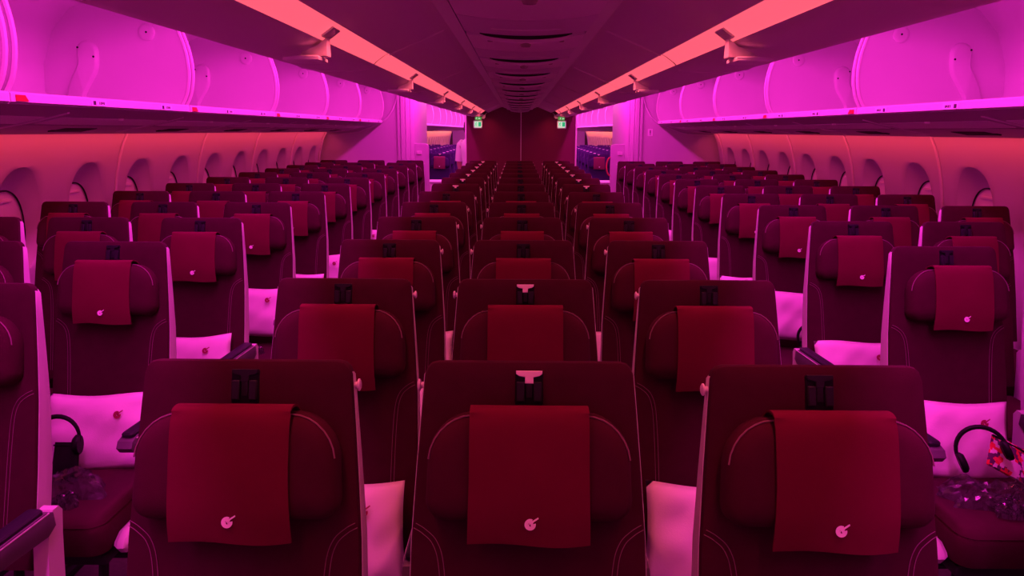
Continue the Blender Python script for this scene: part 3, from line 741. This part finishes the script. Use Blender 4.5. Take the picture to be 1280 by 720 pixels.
PE = EMBLEM(lambda x, y, h: (x+.085, -.0395-h, y+.06), R=.0135).mesh('emblem', EMBP)
PILT = math.radians(20)
def pillow(x, y, i, label, group, rot=0.0, lift=0.0, tagm=False, dx=0.0):
    # stands on the cushion, leaning on the backrest of the seat whose top is at (x, y)
    r = obj('pillow', PM[i % 4]); tag(r, label, 'pillow', group)
    zc = .408+.130+lift
    p = SP(0, (TOP-zc)/math.cos(TILT), .062)
    r.location = (x+dx, y+p[1], zc); r.rotation_euler = (-PILT, rot, 0)
    obj('emblem', PE, r)
    if tagm:
        b = MB(); b.box((-.04, -.03, -.10), (.03, .004, .06), bev=.001); b.build('cloth_tag', BLUE, r)
    return r
for i in range(1, 7):
    y = rowy(i)
    if i < 4: pillow(-.508, y, i, 'white pillow on the left centre-block seat, %s row from the front' % ORD[i], 'centre block pillows', rot=math.radians(-3), dx=.0)
    if i < 5: pillow(.511, y, i+1, 'white pillow on the right centre-block seat, %s row from the front' % ORD[i], 'centre block pillows', rot=math.radians(3), tagm=(i == 1))
for side in (-1, 1):
    wn = 'left' if side < 0 else 'right'
    for i in range(2, 9):
        y = SYS(side, i)
        pillow(side*1.54, y, i+(side > 0), 'white pillow on the %s-block aisle seat, %s row from the front' % (wn, ORD[i]), '%s block pillows' % wn, rot=math.radians(-4 if i == 3 and side < 0 else random.uniform(-2, 2)), dx=-side*(.02 if i < 4 else .045), lift=.06 if i == 4 else 0)
# headsets, crumpled bags, pouches
def headset(loc, rot, label, R=.075):
    r = empty('headset', loc); r.rotation_euler = rot; tag(r, label, 'headset', 'headsets lying on aisle seats')
    b = MB(); b.tube([(R*math.cos(a), 0, R*1.05*math.sin(a)) for a in [math.radians(-15+210*k/20) for k in range(21)]], [.005+.003*math.sin(PI*k/20) for k in range(21)], 8); b.build('headband', BLACK, r)
    for s_ in (-1, 1):
        b = MB(); rs = []
        for rr, xx in ((.028, 0), (.031, .006), (.030, .014), (.022, .022), (.012, .022)): rs.append([(s_*(R-xx+.004), rr*math.cos(2*PI*k/14), -.02+rr*1.15*math.sin(2*PI*k/14)) for k in range(14)])
        b.rings(rs); b.build('ear_cushion', BLACK, r)
    return r
def crumpled(loc, size, seed, label, rz=0.0, m=FILM):
    rnd = random.Random(seed); b = MB(); N = 30; M = 20; jit = [[rnd.uniform(-1, 1) for _ in range(3)] for _ in range(31*21)]
    dirs = [(rnd.uniform(-1, 1), rnd.uniform(-1, 1), rnd.uniform(0, 6.3)) for _ in range(16)]
    def h(u, v):
        t = 0; a = 1.0; fr = 4.0
        for k, (p, q, c) in enumerate(dirs):
            t += a*(1-abs(math.sin(fr*(p*u+q*v)+c+.6*math.sin(2.1*u+1.7*v+k))))**1.7*1.5
            if k % 4 == 3: a *= .55; fr *= 1.9
        return t/6.0
    def pt(i, j, top):
        u, v = -1+2*i/N, -1+2*j/M; e = max(0, (1-u**4)*(1-v**4))**.6
        an = math.atan2(v, u); k = 1+.10*math.sin(3*an+seed)+.06*math.sin(7*an+2*seed)
        x = size[0]*u*k; y = size[1]*v*k
        q = jit[i*21+j]; e2 = min(1, e*3)
        return (x+.006*q[0]*e2, y+.006*q[1]*e2, size[2]*e*(.2+.9*h(u, v))+.007*q[2]*e if top else .001)
    for top in (1, 0):
        vs_ = [pt(i, j, top) for i in range(N+1) for j in range(M+1)]; W = M+1
        b.add(vs_, [(i*W+j, (i+1)*W+j, (i+1)*W+j+1, i*W+j+1) for i in range(N) for j in range(M)])
    me = b.mesh('plastic_bag', m, 9); bm = bmesh.new(); bm.from_mesh(me); bmesh.ops.remove_doubles(bm, verts=bm.verts[:], dist=.0004); bm.to_mesh(me); bm.free()
    o = obj('plastic_bag', me); o.location = loc; o.rotation_euler = (0, 0, rz); tag(o, label, 'plastic bag', 'crumpled clear plastic bags'); return o
def pouch(loc, rot, w_, h_, m, label, trim=None):
    b = MB(); N = 10
    rs = []
    for k in range(N+1):
        v = k/N; t = .016*math.sin(PI*min(1, v*1.0+.02))**.6*(1-.5*v)+.002; ww = w_*(1-.12*v)
        rs.append([(ww*math.cos(a), t*math.sin(a), h_*v) for a in [2*PI*q/16 for q in range(16)]])
    b.rings(rs); o = b.build('amenity_pouch', m); o.location = loc; o.rotation_euler = rot; tag(o, label, 'pouch', 'amenity pouches on aisle seats')
    b = MB(); b.tube([(w_*.9*x, -.006, h_*.92) for x in (-1, -.5, 0, .5, 1)], .003, 5); b.build('zip', BLACK, o)
    return o
SY = lambda i: SYS(-1, i)
CT = .421     # cushion top
y3 = SY(2)
# left, third row: headset in a bag, black card, crumpled film
headset((-1.60, y3-.345, CT+.135), (math.radians(-18), 0, math.radians(8)), 'black headset leaning on the pillow of the nearest left aisle seat')
pouch((-1.565, y3-.385, CT+.002), (math.radians(-20), 0, 0), .048, .13, BLACK, 'black amenity pouch in front of the nearest left pillow')
crumpled((-1.555, y3-.465, CT), (.155, .085, .08), 3, 'crumpled clear plastic bag on the nearest left aisle seat', .25)
crumpled((-1.475, y3-.55, CT), (.045, .045, .035), 5, 'small silvery torn wrapper at the cushion front, nearest left aisle seat', .6)
# left, fourth row
y4 = SY(3)
headset((-1.735, y4-.345, CT+.10), (math.radians(-20), 0, math.radians(10)), 'black headset band behind the small purple pouch, second left pillow', .06)
pouch((-1.715, y4-.39, CT+.002), (math.radians(-15), 0, 0), .06, .105, SKIRT, 'small purple pouch in front of the second left pillow')
y5 = SY(4)
pouch((-1.695, y5-.36, CT+.03), (math.radians(-20), math.radians(12), .4), .045, .16, RED, 'red pouch standing between seat edge and third left pillow')
crumpled((-1.55, y5-.42, CT), (.15, .07, .06), 8, 'crumpled clear plastic bag under the third left pillow', .1)
headset((-1.69, y5-.375, CT+.12), (math.radians(-20), 0, .5), 'black headset hanging beside the red pouch, third left aisle seat', .05)
# right, third row
SY = lambda i: SYS(1, i)
y3 = SY(2); y4 = SY(3)
headset((1.535, y3-.36, CT+.135), (math.radians(-25), math.radians(-25), math.radians(-15)), 'black headset in front of the nearest right pillow')
o = pouch((1.615, y3-.385, CT+.06), (math.radians(-38), math.radians(28), 0), .085, .12, PATT, 'red patterned pouch on the nearest right aisle seat')
crumpled((1.555, y3-.47, CT), (.17, .075, .08), 12, 'crumpled clear plastic bag on the nearest right aisle seat', -.25)
crumpled((1.555, y3-.545, CT+.005), (.07, .05, .05), 14, 'small silvery wrapper in front of the right patterned pouch', -.3)
headset((1.66, y4-.345, CT+.10), (math.radians(-35), 0, math.radians(-5)), 'black headset lying against the second right pillow', .075)
y5 = SY(4)
headset((1.565, y5-.35, CT+.09), (math.radians(-25), math.radians(-40), .2), 'black headset in front of the third right pillow', .07)
crumpled((1.60, y5-.40, CT), (.12, .08, .12), 21, 'crumpled clear plastic bag against the third right pillow', .1)
pouch((1.70, y5-.36, CT+.03), (math.radians(-20), 0, .1), .035, .16, RED, 'red pouch beside the third right pillow')
y6 = SY(5)
headset((1.55, y6-.345, CT+.11), (math.radians(-20), 0, 0), 'black headset against the fourth right pillow', .055)

# ================================================================== CREW MEMBER
def person():
    r = empty('person', (-.80, 12.75, 0)); tag(r, 'person in a white shirt standing in the left doorway, half behind the partition', 'person')
    bm_v = [(0, 0, .93), (0, 0, 1.08), (0, .01, 1.24), (0, .015, 1.38), (0, .01, 1.47), (0, -.005, 1.55), (0, -.01, 1.63), (0, -.01, 1.69)]
    rad = [(.15, .10), (.125, .09), (.14, .095), (.15, .09), (.055, .05), (.058, .065), (.075, .09), (.055, .065)]
    E = [(i, i+1) for i in range(7)]
    def chain(start, pts, rs):
        p = start
        for q, rr in zip(pts, rs): bm_v.append(q); rad.append((rr, rr)); E.append((p, len(bm_v)-1)); p = len(bm_v)-1
        return p
    for s_ in (-1, 1):
        chain(0, [(s_*.09, 0, .86), (s_*.10, .01, .50), (s_*.10, .03, .09), (s_*.105, -.08, .045)], [.095, .06, .04, .035])
        h = chain(3, [(s_*.17, .01, 1.37), (s_*.215, .03, 1.12), (s_*.22, -.03, .88), (s_*.22, -.045, .83)], [.06, .045, .034, .030])
        for k, (dx, dy) in enumerate(((-.02, -.03), (-.007, -.035), (.007, -.03), (.02, -.02))):
            chain(h, [(s_*.22+dx*.8, -.045+dy*.5, .785), (s_*.22+dx, -.05+dy*.8, .74+.006*abs(k-1.5)), (s_*.22+dx, -.04+dy*.6, .71+.01*abs(k-1.5))], [.010, .009, .008])
        chain(h, [(s_*.22-s_*.03, -.075, .80), (s_*.22-s_*.038, -.09, .765)], [.011, .009])
    me = bpy.data.meshes.new('body'); me.from_pydata(bm_v, E, []); me.materials.append(SKIN)
    o = obj('body', me, r); md = o.modifiers.new('skin', 'SKIN'); md.use_smooth_shade = True
    for i, sv in enumerate(me.skin_vertices[0].data): sv.radius = rad[i]; sv.use_root = (i == 0)
    o.modifiers.new('sub', 'SUBSURF').levels = 2
    o.modifiers['sub'].render_levels = 2
    def ell(rings, n=18): return [[(cx+rx*math.cos(2*PI*k/n), cy+ry*math.sin(2*PI*k/n), z) for k in range(n)] for cx, cy, rx, ry, z in rings]
    b = MB(); b.rings(ell([(0, 0, .165, .115, .97), (0, 0, .148, .108, 1.08), (0, .01, .165, .115, 1.24), (0, .015, .185, .112, 1.36), (0, .012, .14, .09, 1.43), (0, .008, .07, .065, 1.475)]), True, False, False)
    for s_ in (-1, 1): b.tube([(s_*.13, .012, 1.40), (s_*.185, .012, 1.36), (s_*.208, .022, 1.22), (s_*.222, .028, 1.10)], [.07, .07, .062, .056], 12)
    b.build('shirt', SHIRT, r)
    b = MB(); b.rings(ell([(0, 0, .17, .12, 1.03), (0, 0, .168, .118, .95)]), True, False, False); b.build('belt', SASH, r)
    b = MB(); b.rings(ell([(0, 0, .166, .116, 1.0), (0, 0, .19, .135, .85), (0, .0, .17, .13, .5)]), True, False, False); b.build('skirt', SKIRT, r)
    b = MB(); b.rings(ell([(0, .01, .02, .02, 1.775), (0, .01, .06, .075, 1.765), (0, .012, .088, .105, 1.72), (0, .02, .093, .105, 1.66), (0, .04, .088, .085, 1.60), (0, .06, .06, .05, 1.55)], 16)); b.build('hair', HAIR, r)
    b = MB()
    b.rings([[(p[0]*s_, -.098+p[1], 1.625+p[2]) for p in ((-.010, 0, -.018), (.010, 0, -.018), (.004, -.002, .02), (-.004, -.002, .02))] for s_ in (1,)]+[[(0+q*.002, -.118, 1.612+w_*.002) for q, w_ in ((-1, -1), (1, -1), (1, 1), (-1, 1))]])
    b.build('nose', SKIN, r)
    for s_ in (-1, 1):
        b = MB(); rs = [[(s_*.03+rr*math.cos(2*PI*k/10), -.094-dy, 1.645+rr*.6*math.sin(2*PI*k/10)) for k in range(10)] for rr, dy in ((.012, 0), (.010, .003), (.004, .005))]; b.rings(rs); b.build('eye', BLACK, r)
    b = MB(); b.tube([(x, -.096+abs(x)*.25, 1.583) for x in (-.024, -.012, 0, .012, .024)], [.002, .005, .005, .005, .002], 6); b.build('lips', SASH, r)
    r.rotation_euler = (0, 0, 2.6)
person()
